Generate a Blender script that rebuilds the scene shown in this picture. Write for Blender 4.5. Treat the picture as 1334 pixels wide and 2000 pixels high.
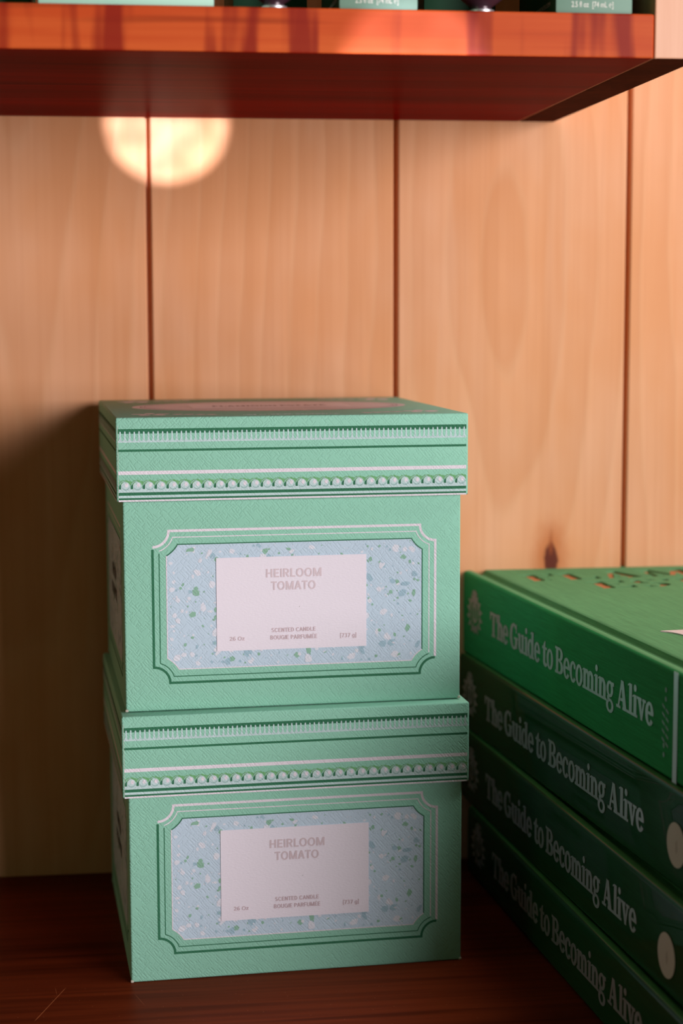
import bpy, bmesh, math, random
from mathutils import Vector, Matrix

# ------------------------------------------------------------------ clear
for o in list(bpy.data.objects):
    bpy.data.objects.remove(o)
sc = bpy.context.scene
COL = sc.collection

# ------------------------------------------------------------------ camera
FPX = 3500.19
cam_d = bpy.data.cameras.new('camera')
cam = bpy.data.objects.new('camera', cam_d)
COL.objects.link(cam)
sc.camera = cam
YAW, PITCH, ROLL = -0.12382, -0.11359, -0.00245
CAM = Vector((-0.04237, -0.80778, 0.25762))
Fv = Vector((-math.sin(YAW) * math.cos(PITCH), math.cos(YAW) * math.cos(PITCH), math.sin(PITCH)))
Rv = Vector((math.cos(YAW), math.sin(YAW), 0))
Uv = Rv.cross(Fv)
R2 = Rv * math.cos(ROLL) + Uv * math.sin(ROLL)
U2 = Uv * math.cos(ROLL) - Rv * math.sin(ROLL)
cam.matrix_world = Matrix(((R2.x, U2.x, -Fv.x, CAM.x), (R2.y, U2.y, -Fv.y, CAM.y), (R2.z, U2.z, -Fv.z, CAM.z), (0, 0, 0, 1)))
cam_d.sensor_fit = 'HORIZONTAL'
cam_d.sensor_width = 36.0
cam_d.lens = FPX / 1334 * 36.0
cam_d.clip_start = 0.01
cam_d.clip_end = 50
cam_d.dof.use_dof = True
cam_d.dof.focus_distance = 0.672
cam_d.dof.aperture_fstop = 13.5

# ------------------------------------------------------------------ view, world, lights
sc.view_settings.view_transform = 'Standard'
sc.view_settings.look = 'None'
sc.view_settings.gamma = 1.0
sc.view_settings.exposure = 0.10
sc.view_settings.use_curve_mapping = False
sc.cycles.use_denoising = True
sc.cycles.max_bounces = 8

world = bpy.data.worlds.new('world')
sc.world = world
world.use_nodes = True
bg = world.node_tree.nodes['Background']
bg.inputs[0].default_value = (1.0, 0.86, 0.30, 1)
bg.inputs[1].default_value = 0.034


def area(name, loc, target, w, h, power, color):
    d = bpy.data.lights.new(name, 'AREA')
    d.shape = 'RECTANGLE'
    d.size, d.size_y = w, h
    d.energy = power
    d.color = color
    o = bpy.data.objects.new(name, d)
    COL.objects.link(o)
    o.location = loc
    o.rotation_euler = (Vector(target) - Vector(loc)).to_track_quat('-Z', 'Y').to_euler()
    return o


TGT = Vector((0.03, -0.07, 0.2))
KEYD = Vector((0.66, -1.0, 0.145)).normalized()
area('window_daylight', TGT + KEYD * 2.6, TGT, 1.25, 0.90, 60, (1.0, 0.95, 0.94))
FLRD = Vector((0.75, -1.0, -0.42)).normalized()
area('floor_bounce', TGT + FLRD * 2.4, TGT, 1.0, 0.8, 14, (1.0, 0.93, 0.88))
LEFD = Vector((-1.0, -0.55, 0.25)).normalized()
area('left_green_fill', TGT + LEFD * 2.5, TGT, 1.0, 1.0, 2.5, (0.66, 1.0, 0.62))  # added weak green fill for the boxes' left faces, no known source there
OVRD = Vector((0.55, -0.08, 1.0)).normalized()
area('ceiling_daylight', TGT + OVRD * 2.4, TGT, 1.2, 1.2, 34, (0.92, 1.0, 0.92))


def spot(name, target, direction, dist, radius, power, color, blend):
    d = bpy.data.lights.new(name, 'SPOT')
    d.energy = power
    d.color = color
    d.spot_size = 2 * math.atan(radius / dist)
    d.spot_blend = blend
    d.shadow_soft_size = 0.004
    o = bpy.data.objects.new(name, d)
    COL.objects.link(o)
    o.location = Vector(target) + Vector(direction).normalized() * dist
    o.rotation_euler = (-Vector(direction)).to_track_quat('-Z', 'Y').to_euler()
    return o


# a round patch of sun that comes through the leaves outside and lands on the boards; a pattern put into the lamp, standing for foliage, dims it towards the top
sun = spot('sun_patch', (-0.019, 0.0, 0.3380), (0.37, -1.0, -0.004), 2.6, 0.0255, 720, (0.94, 0.97, 1.12), 0.13)
sun.data.use_nodes = True
_t = sun.data.node_tree
_em = [n for n in _t.nodes if n.type == 'EMISSION'][0]
_tc = _t.nodes.new('ShaderNodeTexCoord')
_sp = _t.nodes.new('ShaderNodeSeparateXYZ')
_t.links.new(_tc.outputs['Normal'], _sp.inputs[0])
_mr = _t.nodes.new('ShaderNodeMapRange')
_mr.interpolation_type = 'SMOOTHSTEP'
for _i, _v in enumerate((0.0006, 0.0022, 1.0, 0.30)):
    _mr.inputs[_i + 1].default_value = _v
_t.links.new(_sp.outputs[1], _mr.inputs[0])
_nz = _t.nodes.new('ShaderNodeTexNoise')
_nz.inputs['Scale'].default_value = 260
_nz.inputs['Detail'].default_value = 1.0
_t.links.new(_tc.outputs['Normal'], _nz.inputs['Vector'])
_m2 = _t.nodes.new('ShaderNodeMapRange')
for _i, _v in enumerate((0.38, 0.60, 0.62, 1.08)):
    _m2.inputs[_i + 1].default_value = _v
_t.links.new(_nz.outputs[0], _m2.inputs[0])
_mm = _t.nodes.new('ShaderNodeMath')
_mm.operation = 'MULTIPLY'
_t.links.new(_mr.outputs[0], _mm.inputs[0])
_t.links.new(_m2.outputs[0], _mm.inputs[1])
_t.links.new(_mm.outputs[0], _em.inputs['Strength'])


# ------------------------------------------------------------------ colour helpers
def lin(r, g, b, k=1.0):
    def f(c):
        c = c / 255.0
        return c / 12.92 if c <= 0.04045 else ((c + 0.055) / 1.055) ** 2.4
    return (f(r) * k, f(g) * k, f(b) * k, 1.0)


class NT:
    """small helper around a material's node tree"""
    def __init__(self, name):
        self.m = bpy.data.materials.new(name)
        self.m.use_nodes = True
        self.t = self.m.node_tree
        self.b = self.t.nodes['Principled BSDF']

    def n(self, kind, **kw):
        nd = self.t.nodes.new(kind)
        for k, v in kw.items():
            if k.startswith('i_'):
                key = k[2:]
                nd.inputs[int(key) if key.isdigit() else key].default_value = v
            else:
                setattr(nd, k, v)
        return nd

    def l(self, a, b):
        self.t.links.new(a, b)

    def math(self, op, a, b=None, clamp=False):
        nd = self.n('ShaderNodeMath', operation=op, use_clamp=clamp)
        for i, v in enumerate((a, b)):
            if v is None:
                continue
            if isinstance(v, (int, float)):
                nd.inputs[i].default_value = v
            else:
                self.l(v, nd.inputs[i])
        return nd.outputs[0]

    def rng(self, v, a, b, c, d, smooth=True):
        nd = self.n('ShaderNodeMapRange', interpolation_type='SMOOTHSTEP' if smooth else 'LINEAR')
        self.l(v, nd.inputs[0])
        for i, x in enumerate((a, b, c, d)):
            nd.inputs[i + 1].default_value = x
        return nd.outputs[0]

    def mapping(self, src, rot=0.0, scale=(1, 1, 1), loc=(0, 0, 0)):
        nd = self.n('ShaderNodeMapping')
        nd.inputs['Rotation'].default_value = (0, 0, rot)
        nd.inputs['Scale'].default_value = scale
        nd.inputs['Location'].default_value = loc
        self.l(src, nd.inputs['Vector'])
        return nd.outputs[0]

    def noise(self, vec, scale, detail=3.0, rough=0.55, dim='3D'):
        nd = self.n('ShaderNodeTexNoise', noise_dimensions=dim)
        nd.inputs['Scale'].default_value = scale
        nd.inputs['Detail'].default_value = detail
        nd.inputs['Roughness'].default_value = rough
        self.l(vec, nd.inputs['Vector'])
        return nd.outputs[0]

    def mix(self, fac, a, b, blend='MIX'):
        nd = self.n('ShaderNodeMix', data_type='RGBA', blend_type=blend)
        if isinstance(fac, (int, float)):
            nd.inputs[0].default_value = fac
        else:
            self.l(fac, nd.inputs[0])
        for i, v in ((6, a), (7, b)):
            if isinstance(v, tuple):
                nd.inputs[i].default_value = v
            else:
                self.l(v, nd.inputs[i])
        return nd.outputs[2]

    def bump(self, h, strength, dist):
        nd = self.n('ShaderNodeBump')
        nd.inputs['Strength'].default_value = strength
        nd.inputs['Distance'].default_value = dist
        self.l(h, nd.inputs['Height'])
        self.l(nd.outputs[0], self.b.inputs['Normal'])

    def set(self, **kw):
        for k, v in kw.items():
            self.b.inputs[k.replace('_', ' ')].default_value = v
        return self


def emboss(t):
    """cross hatched embossing of the wrapping paper: short pressed strokes in two directions, in the mesh's own UVs (metres)"""
    uv = t.n('ShaderNodeUVMap', uv_map='UVMap').outputs[0]
    gs = []
    for rot, su, sv, off, keep in ((math.radians(49), 400, 1050, 3.3, 0.20), (math.radians(-43), 420, 900, 17.7, 0.30)):
        mp = t.mapping(t.mapping(uv, rot), 0, (su, sv, 1), (off, off * 2, 0))
        nz = t.n('ShaderNodeTexNoise', noise_dimensions='2D')
        nz.inputs['Scale'].default_value = 0.55
        nz.inputs['Detail'].default_value = 1.0
        t.l(mp, nz.inputs['Vector'])
        wob = t.n('ShaderNodeVectorMath', operation='MULTIPLY_ADD')
        t.l(nz.outputs[1], wob.inputs[0])
        wob.inputs[1].default_value = (0.5, 1.1, 0)
        t.l(mp, wob.inputs[2])
        sp = t.n('ShaderNodeSeparateXYZ'); t.l(wob.outputs[0], sp.inputs[0])
        row = t.math('FLOOR', sp.outputs[1])
        wn = t.n('ShaderNodeTexWhiteNoise', noise_dimensions='1D'); t.l(row, wn.inputs['W'])
        u = t.math('ADD', sp.outputs[0], wn.outputs['Value'])
        col = t.math('FLOOR', u)
        cb = t.n('ShaderNodeCombineXYZ'); t.l(col, cb.inputs[0]); t.l(row, cb.inputs[1])
        w2 = t.n('ShaderNodeTexWhiteNoise', noise_dimensions='2D'); t.l(cb.outputs[0], w2.inputs['Vector'])
        fv = t.math('ABSOLUTE', t.math('SUBTRACT', t.math('FRACT', sp.outputs[1]), 0.5))
        fu = t.math('ABSOLUTE', t.math('SUBTRACT', t.math('FRACT', u), 0.5))
        g = t.math('MULTIPLY', t.rng(fv, 0.05, 0.33, 1, 0), t.rng(fu, 0.36, 0.49, 1, 0))
        g = t.math('MULTIPLY', g, t.rng(w2.outputs['Value'], keep - .1, keep + .5, 0.0, 1.0))
        gs.append(g)
    return t.math('SUBTRACT', 1.0, t.math('MAXIMUM', gs[0], gs[1]))


def paper(name, rgb, k=1.1, rough=0.5, bump=0.46, spec=0.03):
    t = NT(name)
    t.set(Base_Color=lin(*rgb, k=k), Roughness=rough, Specular_IOR_Level=spec)
    if bump:
        t.bump(emboss(t), bump, 0.00025)
    return t.m


def plain(name, rgb, k=1.0, rough=0.5, metal=0.0, spec=0.4, coat=0.0):
    t = NT(name)
    t.set(Base_Color=lin(*rgb, k=k), Roughness=rough, Metallic=metal, Specular_IOR_Level=spec, Coat_Weight=coat, Coat_Roughness=0.06)
    return t.m


# ------------------------------------------------------------------ wood
def wood_boards():
    t = NT('pale_pine_boards')
    geo = t.n('ShaderNodeTexCoord').outputs['Object']
    at = t.n('ShaderNodeAttribute', attribute_name='ring').outputs['Vector']
    shp = t.n('ShaderNodeAttribute', attribute_name='ringshape').outputs['Vector']
    sp = t.n('ShaderNodeSeparateXYZ'); t.l(geo, sp.inputs[0])
    sr = t.n('ShaderNodeSeparateXYZ'); t.l(at, sr.inputs[0])
    ss = t.n('ShaderNodeSeparateXYZ'); t.l(shp, ss.inputs[0])
    x, z = sp.outputs[0], sp.outputs[2]
    cmb = t.n('ShaderNodeCombineXYZ')
    t.l(x, cmb.inputs[0]); t.l(sr.outputs[1], cmb.inputs[1]); t.l(z, cmb.inputs[2])
    p = cmb.outputs[0]
    # wobble of the rings
    w1 = t.noise(t.mapping(p, 0, (14, 1, 4)), 1.0, 2.0)
    w2 = t.noise(t.mapping(p, 0, (60, 1, 14)), 1.0, 2.0)
    dx = t.math('SUBTRACT', x, sr.outputs[0])
    dz = t.math('DIVIDE', t.math('SUBTRACT', z, sr.outputs[2]), ss.outputs[0])
    r = t.math('SQRT', t.math('ADD', t.math('MULTIPLY', dx, dx), t.math('MULTIPLY', dz, dz)))
    r = t.math('ADD', r, t.math('MULTIPLY', t.math('SUBTRACT', w1, 0.5), 0.030))
    r = t.math('ADD', r, t.math('MULTIPLY', t.math('SUBTRACT', w2, 0.5), 0.004))
    ph = t.math('MULTIPLY', r, ss.outputs[1])
    # growth ring: slow rise, quick pale line, then a darker late wood step
    fr = t.math('FRACT', ph)
    ring = t.rng(fr, 0.0, 0.85, 0.0, 1.0, smooth=False)
    ring = t.math('MULTIPLY', ring, t.rng(fr, 0.86, 1.0, 1.0, 0.0))
    pale = t.math('MULTIPLY', t.rng(fr, 0.80, 0.90, 0, 1), t.rng(fr, 0.92, 1.0, 1, 0))
    fib = t.noise(t.mapping(p, 0, (420, 1, 7)), 1.0, 4.0)
    fib2 = t.noise(t.mapping(p, 0, (90, 1, 3.2)), 1.0, 3.0)
    mot = t.noise(t.mapping(p, 0, (22, 1, 11)), 1.0, 3.0)
    # pale flames that run up the board
    fl = t.rng(t.noise(t.mapping(p, 0, (75, 1, 5), (3, 0, 8)), 1.0, 2.0), 0.58, 0.74, 0, 1)
    base = t.mix(t.rng(mot, 0.3, 0.7, 0, 1), lin(224, 157, 112, 1.0), lin(229, 170, 133, 1.0))
    c = t.mix(t.math('MULTIPLY', ring, 0.26), base, lin(196, 124, 74, 1.0))
    c = t.mix(t.math('MULTIPLY', pale, 0.20), c, lin(232, 180, 142, 1.0))
    c = t.mix(t.math('MULTIPLY', t.rng(fib2, 0.45, 0.72, 0, 1), 0.30), c, lin(206, 136, 86, 1.0))
    c = t.mix(t.math('MULTIPLY', t.rng(fib, 0.4, 0.75, 0, 1), 0.14), c, lin(190, 120, 74, 1.0))
    c = t.mix(t.math('MULTIPLY', fl, 0.22), c, lin(232, 182, 152, 1.0))
    # the knot low on the board beside the books
    kx = t.math('SUBTRACT', x, 0.1562)
    kz = t.math('SUBTRACT', z, 0.1416)
    kn = t.noise(t.mapping(p, 0, (240, 1, 160)), 1.0, 3.0)
    kr = t.math('SQRT', t.math('ADD', t.math('POWER', t.math('DIVIDE', kx, 0.0036), 2.0), t.math('POWER', t.math('DIVIDE', kz, 0.0072), 2.0)))
    kr = t.math('ADD', kr, t.math('MULTIPLY', t.math('SUBTRACT', kn, 0.5), 0.9))
    halo = t.rng(kr, 0.8, 3.4, 1, 0)
    c = t.mix(t.math('MULTIPLY', halo, 0.65), c, lin(186, 96, 38, 1.0))
    c = t.mix(t.math('MULTIPLY', t.rng(kr, 0.70, 1.15, 1, 0), 0.92), c, lin(84, 24, 18, 1.0))
    tail = t.math('MULTIPLY', t.rng(t.math('ABSOLUTE', kx), 0.0004, 0.0014, 1, 0), t.math('MULTIPLY', t.rng(kz, 0.004, 0.017, 1, 0), t.rng(kz, 0.0, 0.004, 0, 1)))
    c = t.mix(t.math('MULTIPLY', tail, 0.7), c, lin(150, 72, 34, 1.0))
    t.l(c, t.b.inputs['Base Color'])
    t.set(Roughness=0.5, Specular_IOR_Level=0.12)
    t.bump(fib, 0.06, 0.0004)
    return t.m


def wood_dark(name, light, dark, along='x', rough=0.28, figure=0.0, scratch=False, k=1.0, spec=0.5, seed=0.0):
    t = NT(name)
    geo = t.n('ShaderNodeTexCoord').outputs['Object']
    if along == 'x':
        s1, s2, s3 = (2.2, 34, 34), (9, 260, 260), (5, 90, 90)
    else:
        s1, s2, s3 = (34, 34, 2.2), (260, 260, 9), (90, 90, 5)
    a = t.noise(t.mapping(geo, 0, s1, (seed, seed, seed)), 1.0, 3.0)
    b = t.noise(t.mapping(geo, 0, s2, (seed, 0, seed)), 1.0, 4.0)
    d = t.noise(t.mapping(geo, 0, s3, (seed, 3, seed)), 1.0, 2.0)
    f = t.math('ADD', t.math('MULTIPLY', t.rng(a, 0.3, 0.7, 0, 1), 0.6), t.math('MULTIPLY', t.rng(b, 0.35, 0.7, 0, 1), 0.4))
    c = t.mix(f, lin(*light, k=k), lin(*dark, k=k))
    line = t.rng(d, 0.63, 0.72, 0, 1)
    c = t.mix(t.math('MULTIPLY', line, 0.45), c, tuple(v * 0.35 for v in lin(*dark, k=k)[:3]) + (1,))
    if figure:
        # dark cross figure in the board's front edge, bands across the grain
        fg = t.noise(t.mapping(geo, 0, (92, 3, 7), (1.3, 0, 0.4)), 1.0, 1.5)
        fx = t.noise(t.mapping(geo, 0, (190, 3, 30), (5.3, 0, 0.4)), 1.0, 1.0)
        fg = t.math('ADD', t.math('MULTIPLY', fg, 0.75), t.math('MULTIPLY', fx, 0.25))
        c = t.mix(t.math('MULTIPLY', t.rng(fg, 0.50, 0.62, 0, 1), figure), c, lin(128, 24, 16, k=k))
    if scratch:
        sp = t.n('ShaderNodeSeparateXYZ'); t.l(geo, sp.inputs[0])
        for (x0, y0, x1, y1, wd, am) in scratch:
            L = math.hypot(x1 - x0, y1 - y0); ux, uy = (x1 - x0) / L, (y1 - y0) / L
            ax = t.math('SUBTRACT', sp.outputs[0], x0); ay = t.math('SUBTRACT', sp.outputs[1], y0)
            al = t.math('ADD', t.math('MULTIPLY', ax, ux), t.math('MULTIPLY', ay, uy))
            pe = t.math('ABSOLUTE', t.math('SUBTRACT', t.math('MULTIPLY', ax, -uy), t.math('MULTIPLY', ay, -ux)))
            msk = t.math('MULTIPLY', t.rng(pe, 0.0, wd, 1, 0), t.math('MULTIPLY', t.rng(al, 0, 0.004, 0, 1), t.rng(al, L - 0.004, L, 1, 0)))
            c = t.mix(t.math('MULTIPLY', msk, am), c, lin(205, 120, 80))
        sk = t.n('ShaderNodeTexVoronoi', voronoi_dimensions='2D', feature='F1')
        sk.inputs['Scale'].default_value = 75
        t.l(geo, sk.inputs['Vector'])
        c = t.mix(t.math('MULTIPLY', t.rng(sk.outputs['Distance'], 0.008, 0.02, 1, 0), 0.3), c, lin(190, 120, 90))
    t.l(c, t.b.inputs['Base Color'])
    t.set(Roughness=rough, Specular_IOR_Level=spec)
    t.bump(b, 0.05, 0.0003)
    return t.m


M = {}
M['boards'] = wood_boards()
M['floorwood'] = wood_dark('dark_cherry_floor', (118, 46, 22), (72, 24, 11), 'x', 0.40, spec=0.02, scratch=[
    (-0.0765, -0.173, -0.0655, -0.140, 0.00022, 0.75), (-0.0700, -0.139, -0.0688, -0.149, 0.0002, 0.3), (-0.040, -0.150, -0.036, -0.163, 0.0002, 0.2)])
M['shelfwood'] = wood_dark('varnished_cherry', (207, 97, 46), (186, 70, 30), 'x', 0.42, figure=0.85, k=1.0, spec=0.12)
M['shelfunder'] = wood_dark('varnished_cherry_shaded', (134, 10, 5), (96, 5, 3), 'x', 0.34, k=1.0, spec=0.0012, seed=4.0)  # same cherry as the front edge, with the underside's shade put into its colour
M['upright'] = wood_dark('pale_upright_wood', (226, 170, 140), (210, 146, 112), 'z', 0.4)
M['uprightunder'] = wood_dark('upright_underside_shaded', (84, 32, 16), (60, 20, 10), 'z', 0.5, spec=0.001)  # upright's wood seen from below, its low light painted in as dark brown

# paper colours of the boxes
M['green'] = paper('mint_paper', (138, 190, 171))
M['dgreen'] = paper('dark_green_print', (52, 106, 80))
M['foliage'] = paper('leaf_green_print', (108, 162, 114))
M['grey'] = paper('blue_grey_print', (180, 200, 204))
M['greyd'] = paper('grey_green_print', (146, 176, 176))
M['lilac'] = paper('lilac_print', (226, 216, 228), 0.98)
M['terr'] = paper('pale_blue_terrazzo', (180, 197, 214))
M['chipb'] = paper('terrazzo_blue_chip', (152, 178, 194))
M['chipg'] = paper('terrazzo_sage_chip', (134, 172, 154))
M['chipw'] = paper('terrazzo_lilac_chip', (206, 207, 219))
M['edge'] = plain('worn_card_edge', (186, 176, 166), 1.0, 0.7)
M['oval'] = paper('lilac_oval', (222, 208, 222), 1.05, 0.45, 0.3, 0.28)
M['ovalrect'] = paper('pale_lilac_panel', (236, 224, 240), 1.05, 0.45, 0.3, 0.28)
M['mauve'] = paper('mauve_print', (170, 146, 156), 1.0, 0.6, 0.3)
M['ink'] = plain('black_green_ink', (20, 30, 22), 1.0, 0.6)


def label_paper():
    t = NT('lilac_label_paper')
    t.set(Base_Color=lin(229, 220, 233, k=0.98), Roughness=0.55, Specular_IOR_Level=0.3)
    uv = t.n('ShaderNodeUVMap', uv_map='UVMap').outputs[0]
    t.bump(t.noise(t.mapping(uv, 0.35, (900, 2200, 1)), 1.0, 2.0, dim='2D'), 0.28, 0.0003)
    return t.m


M['label'] = label_paper()
M['foilsmall'] = plain('mauve_foil_print', (190, 166, 174), 1.0, 0.4, 0.1, 0.4)
M['foil'] = plain('pearl_foil_print', (205, 186, 195), 1.0, 0.35, 0.1, 0.5)


def cloth(name, rgb, coat=0.0, k=1.0, wrap=False):
    t = NT(name)
    uv = t.n('ShaderNodeTexCoord').outputs['Object']
    a = t.noise(t.mapping(uv, 0, (60, 2600, 2600)), 1.0, 2.0)
    b = t.noise(t.mapping(uv, 0, (2600, 90, 1200)), 1.0, 2.0)
    h = t.math('ADD', t.math('MULTIPLY', a, 0.7), t.math('MULTIPLY', b, 0.3))
    c = t.mix(t.rng(h, 0.3, 0.7, 0, 1), lin(*rgb, k=k), tuple(v * 0.72 for v in lin(*rgb, k=k)[:3]) + (1,))
    t.l(c, t.b.inputs['Base Color'])
    t.set(Roughness=0.7, Specular_IOR_Level=0.05, Coat_Weight=coat, Coat_Roughness=0.03, Coat_IOR=1.5)
    t.bump(h, 0.3, 0.00025)
    if wrap:
        wv = t.n('ShaderNodeBump')
        wv.inputs['Strength'].default_value = 0.05
        wv.inputs['Distance'].default_value = 0.002
        t.l(t.noise(t.mapping(uv, 0, (9, 9, 22)), 1.0, 1.0), wv.inputs['Height'])
        t.l(wv.outputs[0], t.b.inputs['Coat Normal'])
    return t.m


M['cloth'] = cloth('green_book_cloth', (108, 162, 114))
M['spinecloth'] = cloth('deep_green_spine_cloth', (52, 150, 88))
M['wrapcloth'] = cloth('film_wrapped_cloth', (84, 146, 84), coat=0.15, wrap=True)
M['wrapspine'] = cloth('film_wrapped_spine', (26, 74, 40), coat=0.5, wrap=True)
M['silver'] = plain('silver_foil_print', (206, 206, 210), 1.0, 0.36, 0.72, 0.6)
M['copper'] = plain('copper_foil', (200, 124, 82), 1.0, 0.5, 0.3, 0.6)
M['pages'] = plain('cream_pages', (214, 204, 182), 1.0, 0.8)
M['pink'] = plain('pale_pink_paper', (232, 205, 208), 1.0, 0.6)
M['sticker'] = plain('pale_round_sticker', (206, 190, 184), 1.0, 0.6)
M['stickermark'] = plain('sticker_mark', (184, 166, 160), 1.0, 0.6)
# goods on the upper shelf
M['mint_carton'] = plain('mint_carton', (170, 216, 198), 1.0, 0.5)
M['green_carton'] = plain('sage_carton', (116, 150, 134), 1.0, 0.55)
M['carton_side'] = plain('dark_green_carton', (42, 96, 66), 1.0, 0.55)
M['white_ink'] = plain('white_ink', (238, 232, 226), 1.0, 0.6)
M['chrome'] = plain('polished_silver', (228, 228, 234), 1.0, 0.38, 0.85)
M['tube'] = plain('aubergine_tube', (70, 44, 56), 1.0, 0.3, 0.2, 0.6)


# ------------------------------------------------------------------ mesh helpers
def frame(O, U, V):
    O, U, V = Vector(O), Vector(U).normalized(), Vector(V).normalized()
    return O, U, V, U.cross(V)


class MB:
    def __init__(self):
        self.bm = bmesh.new()
        self.mats = []

    def mi(self, key):
        if key not in self.mats:
            self.mats.append(key)
        return self.mats.index(key)

    def poly(self, pts, mat):
        vs = [self.bm.verts.new(p) for p in pts]
        f = self.bm.faces.new(vs)
        f.material_index = self.mi(mat)
        return f

    def flat(self, fr, pts, mat, off):
        O, U, V, N = fr
        # counter clockwise so that it faces along N
        a = sum(pts[i][0] * pts[(i + 1) % len(pts)][1] - pts[(i + 1) % len(pts)][0] * pts[i][1] for i in range(len(pts)))
        if a < 0:
            pts = pts[::-1]
        return self.poly([O + U * p[0] + V * p[1] + N * off for p in pts], mat)

    def plate(self, fr, pts, mat, z0, z1, side=None):
        O, U, V, N = fr
        a = sum(pts[i][0] * pts[(i + 1) % len(pts)][1] - pts[(i + 1) % len(pts)][0] * pts[i][1] for i in range(len(pts)))
        if a < 0:
            pts = pts[::-1]
        P = lambda p, z: O + U * p[0] + V * p[1] + N * z
        lo = [self.bm.verts.new(P(p, z0)) for p in pts]
        hi = [self.bm.verts.new(P(p, z1)) for p in pts]
        f = self.bm.faces.new(hi); f.material_index = self.mi(mat)
        f = self.bm.faces.new(lo[::-1]); f.material_index = self.mi(side or mat)
        n = len(pts)
        for i in range(n):
            f = self.bm.faces.new((lo[i], lo[(i + 1) % n], hi[(i + 1) % n], hi[i]))
            f.material_index = self.mi(side or mat)

    def rect(self, fr, x0, y0, x1, y1, mat, off):
        self.flat(fr, [(x0, y0), (x1, y0), (x1, y1), (x0, y1)], mat, off)

    def line(self, fr, path, w, mat, off):
        """mitred strip along an open 2-D path"""
        P = [Vector(p) for p in path]
        L, Rr = [], []
        for i, p in enumerate(P):
            if i == 0:
                d = (P[1] - P[0]).normalized(); n = Vector((-d.y, d.x)); k = 1
            elif i == len(P) - 1:
                d = (P[-1] - P[-2]).normalized(); n = Vector((-d.y, d.x)); k = 1
            else:
                d0 = (p - P[i - 1]).normalized(); d1 = (P[i + 1] - p).normalized()
                n0 = Vector((-d0.y, d0.x)); n1 = Vector((-d1.y, d1.x))
                n = (n0 + n1).normalized(); k = 1 / max(0.5, n.dot(n0))
            L.append(p + n * w * k / 2); Rr.append(p - n * w * k / 2)
        for i in range(len(P) - 1):
            self.flat(fr, [tuple(L[i]), tuple(Rr[i]), tuple(Rr[i + 1]), tuple(L[i + 1])], mat, off)

    def box(self, lo, hi, mat, bevel=0.0, seg=2, matfn=None):
        lo, hi = Vector(lo), Vector(hi)
        r = bmesh.ops.create_cube(self.bm, size=1.0)
        vs = r['verts']
        for v in vs:
            v.co = Vector((lo[i] + (v.co[i] + 0.5) * (hi[i] - lo[i]) for i in range(3)))
        fs = set(f for v in vs for f in v.link_faces)
        m = self.mi(mat)
        for f in fs:
            f.material_index = m
        if bevel:
            es = list(set(e for f in fs for e in f.edges))
            b = bmesh.ops.bevel(self.bm, geom=es, offset=bevel, segments=seg, profile=0.5, affect='EDGES', clamp_overlap=True)
            for f in b['faces']:
                f.material_index = m
        if matfn:
            for f in self.bm.faces:
                k = matfn(f)
                if k:
                    f.material_index = self.mi(k)

    def lathe(self, c, prof, seg, mat):
        c = Vector(c)
        rings = []
        for r, z in prof:
            rings.append([self.bm.verts.new(c + Vector((r * math.cos(2 * math.pi * i / seg), r * math.sin(2 * math.pi * i / seg), z))) for i in range(seg)])
        m = self.mi(mat)
        for a, b in zip(rings, rings[1:]):
            for i in range(seg):
                f = self.bm.faces.new((a[i], a[(i + 1) % seg], b[(i + 1) % seg], b[i])); f.material_index = m
        f = self.bm.faces.new(rings[0][::-1]); f.material_index = m
        f = self.bm.faces.new(rings[-1]); f.material_index = m

    def build(self, name, parent=None, smooth=False, loc=None):
        bm = self.bm
        bm.normal_update()
        uvl = bm.loops.layers.uv.new('UVMap')
        for f in bm.faces:
            n = f.normal
            k = max(range(3), key=lambda i: abs(n[i]))
            for lp in f.loops:
                c = lp.vert.co
                lp[uvl].uv = (c.x, c.z) if k == 1 else ((c.y + 0.37, c.z) if k == 0 else (c.x + 0.11, c.y + 0.53))
        me = bpy.data.meshes.new(name)
        bm.to_mesh(me)
        bm.free()
        for k in self.mats:
            me.materials.append(M[k])
        if smooth:
            me.polygons.foreach_set('use_smooth', [True] * len(me.polygons))
            me.set_sharp_from_angle(angle=math.radians(35))
        o = bpy.data.objects.new(name, me)
        COL.objects.link(o)
        if parent:
            o.parent = parent
        if loc:
            o.location = loc
        return o


def empty(name, loc=(0, 0, 0), rz=0.0):
    o = bpy.data.objects.new(name, None)
    o.empty_display_size = 0.02
    COL.objects.link(o)
    o.location = loc
    o.rotation_euler = (0, 0, rz)
    return o


def tag(o, label, cat, group=None):
    o['label'] = label
    o['category'] = cat
    if group:
        o['group'] = group
    return o


def copy_tree(o, parent=None):
    c = o.copy()
    COL.objects.link(c)
    if parent:
        c.parent = parent
    for ch in list(o.children):
        copy_tree(ch, c)
    return c


def structure(o):
    o['kind'] = 'structure'
    return o


def arcpts(cx, cy, r, a0, a1, n=10):
    return [(cx + r * math.cos(math.radians(a0 + (a1 - a0) * i / n)), cy + r * math.sin(math.radians(a0 + (a1 - a0) * i / n))) for i in range(n + 1)]


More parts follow.
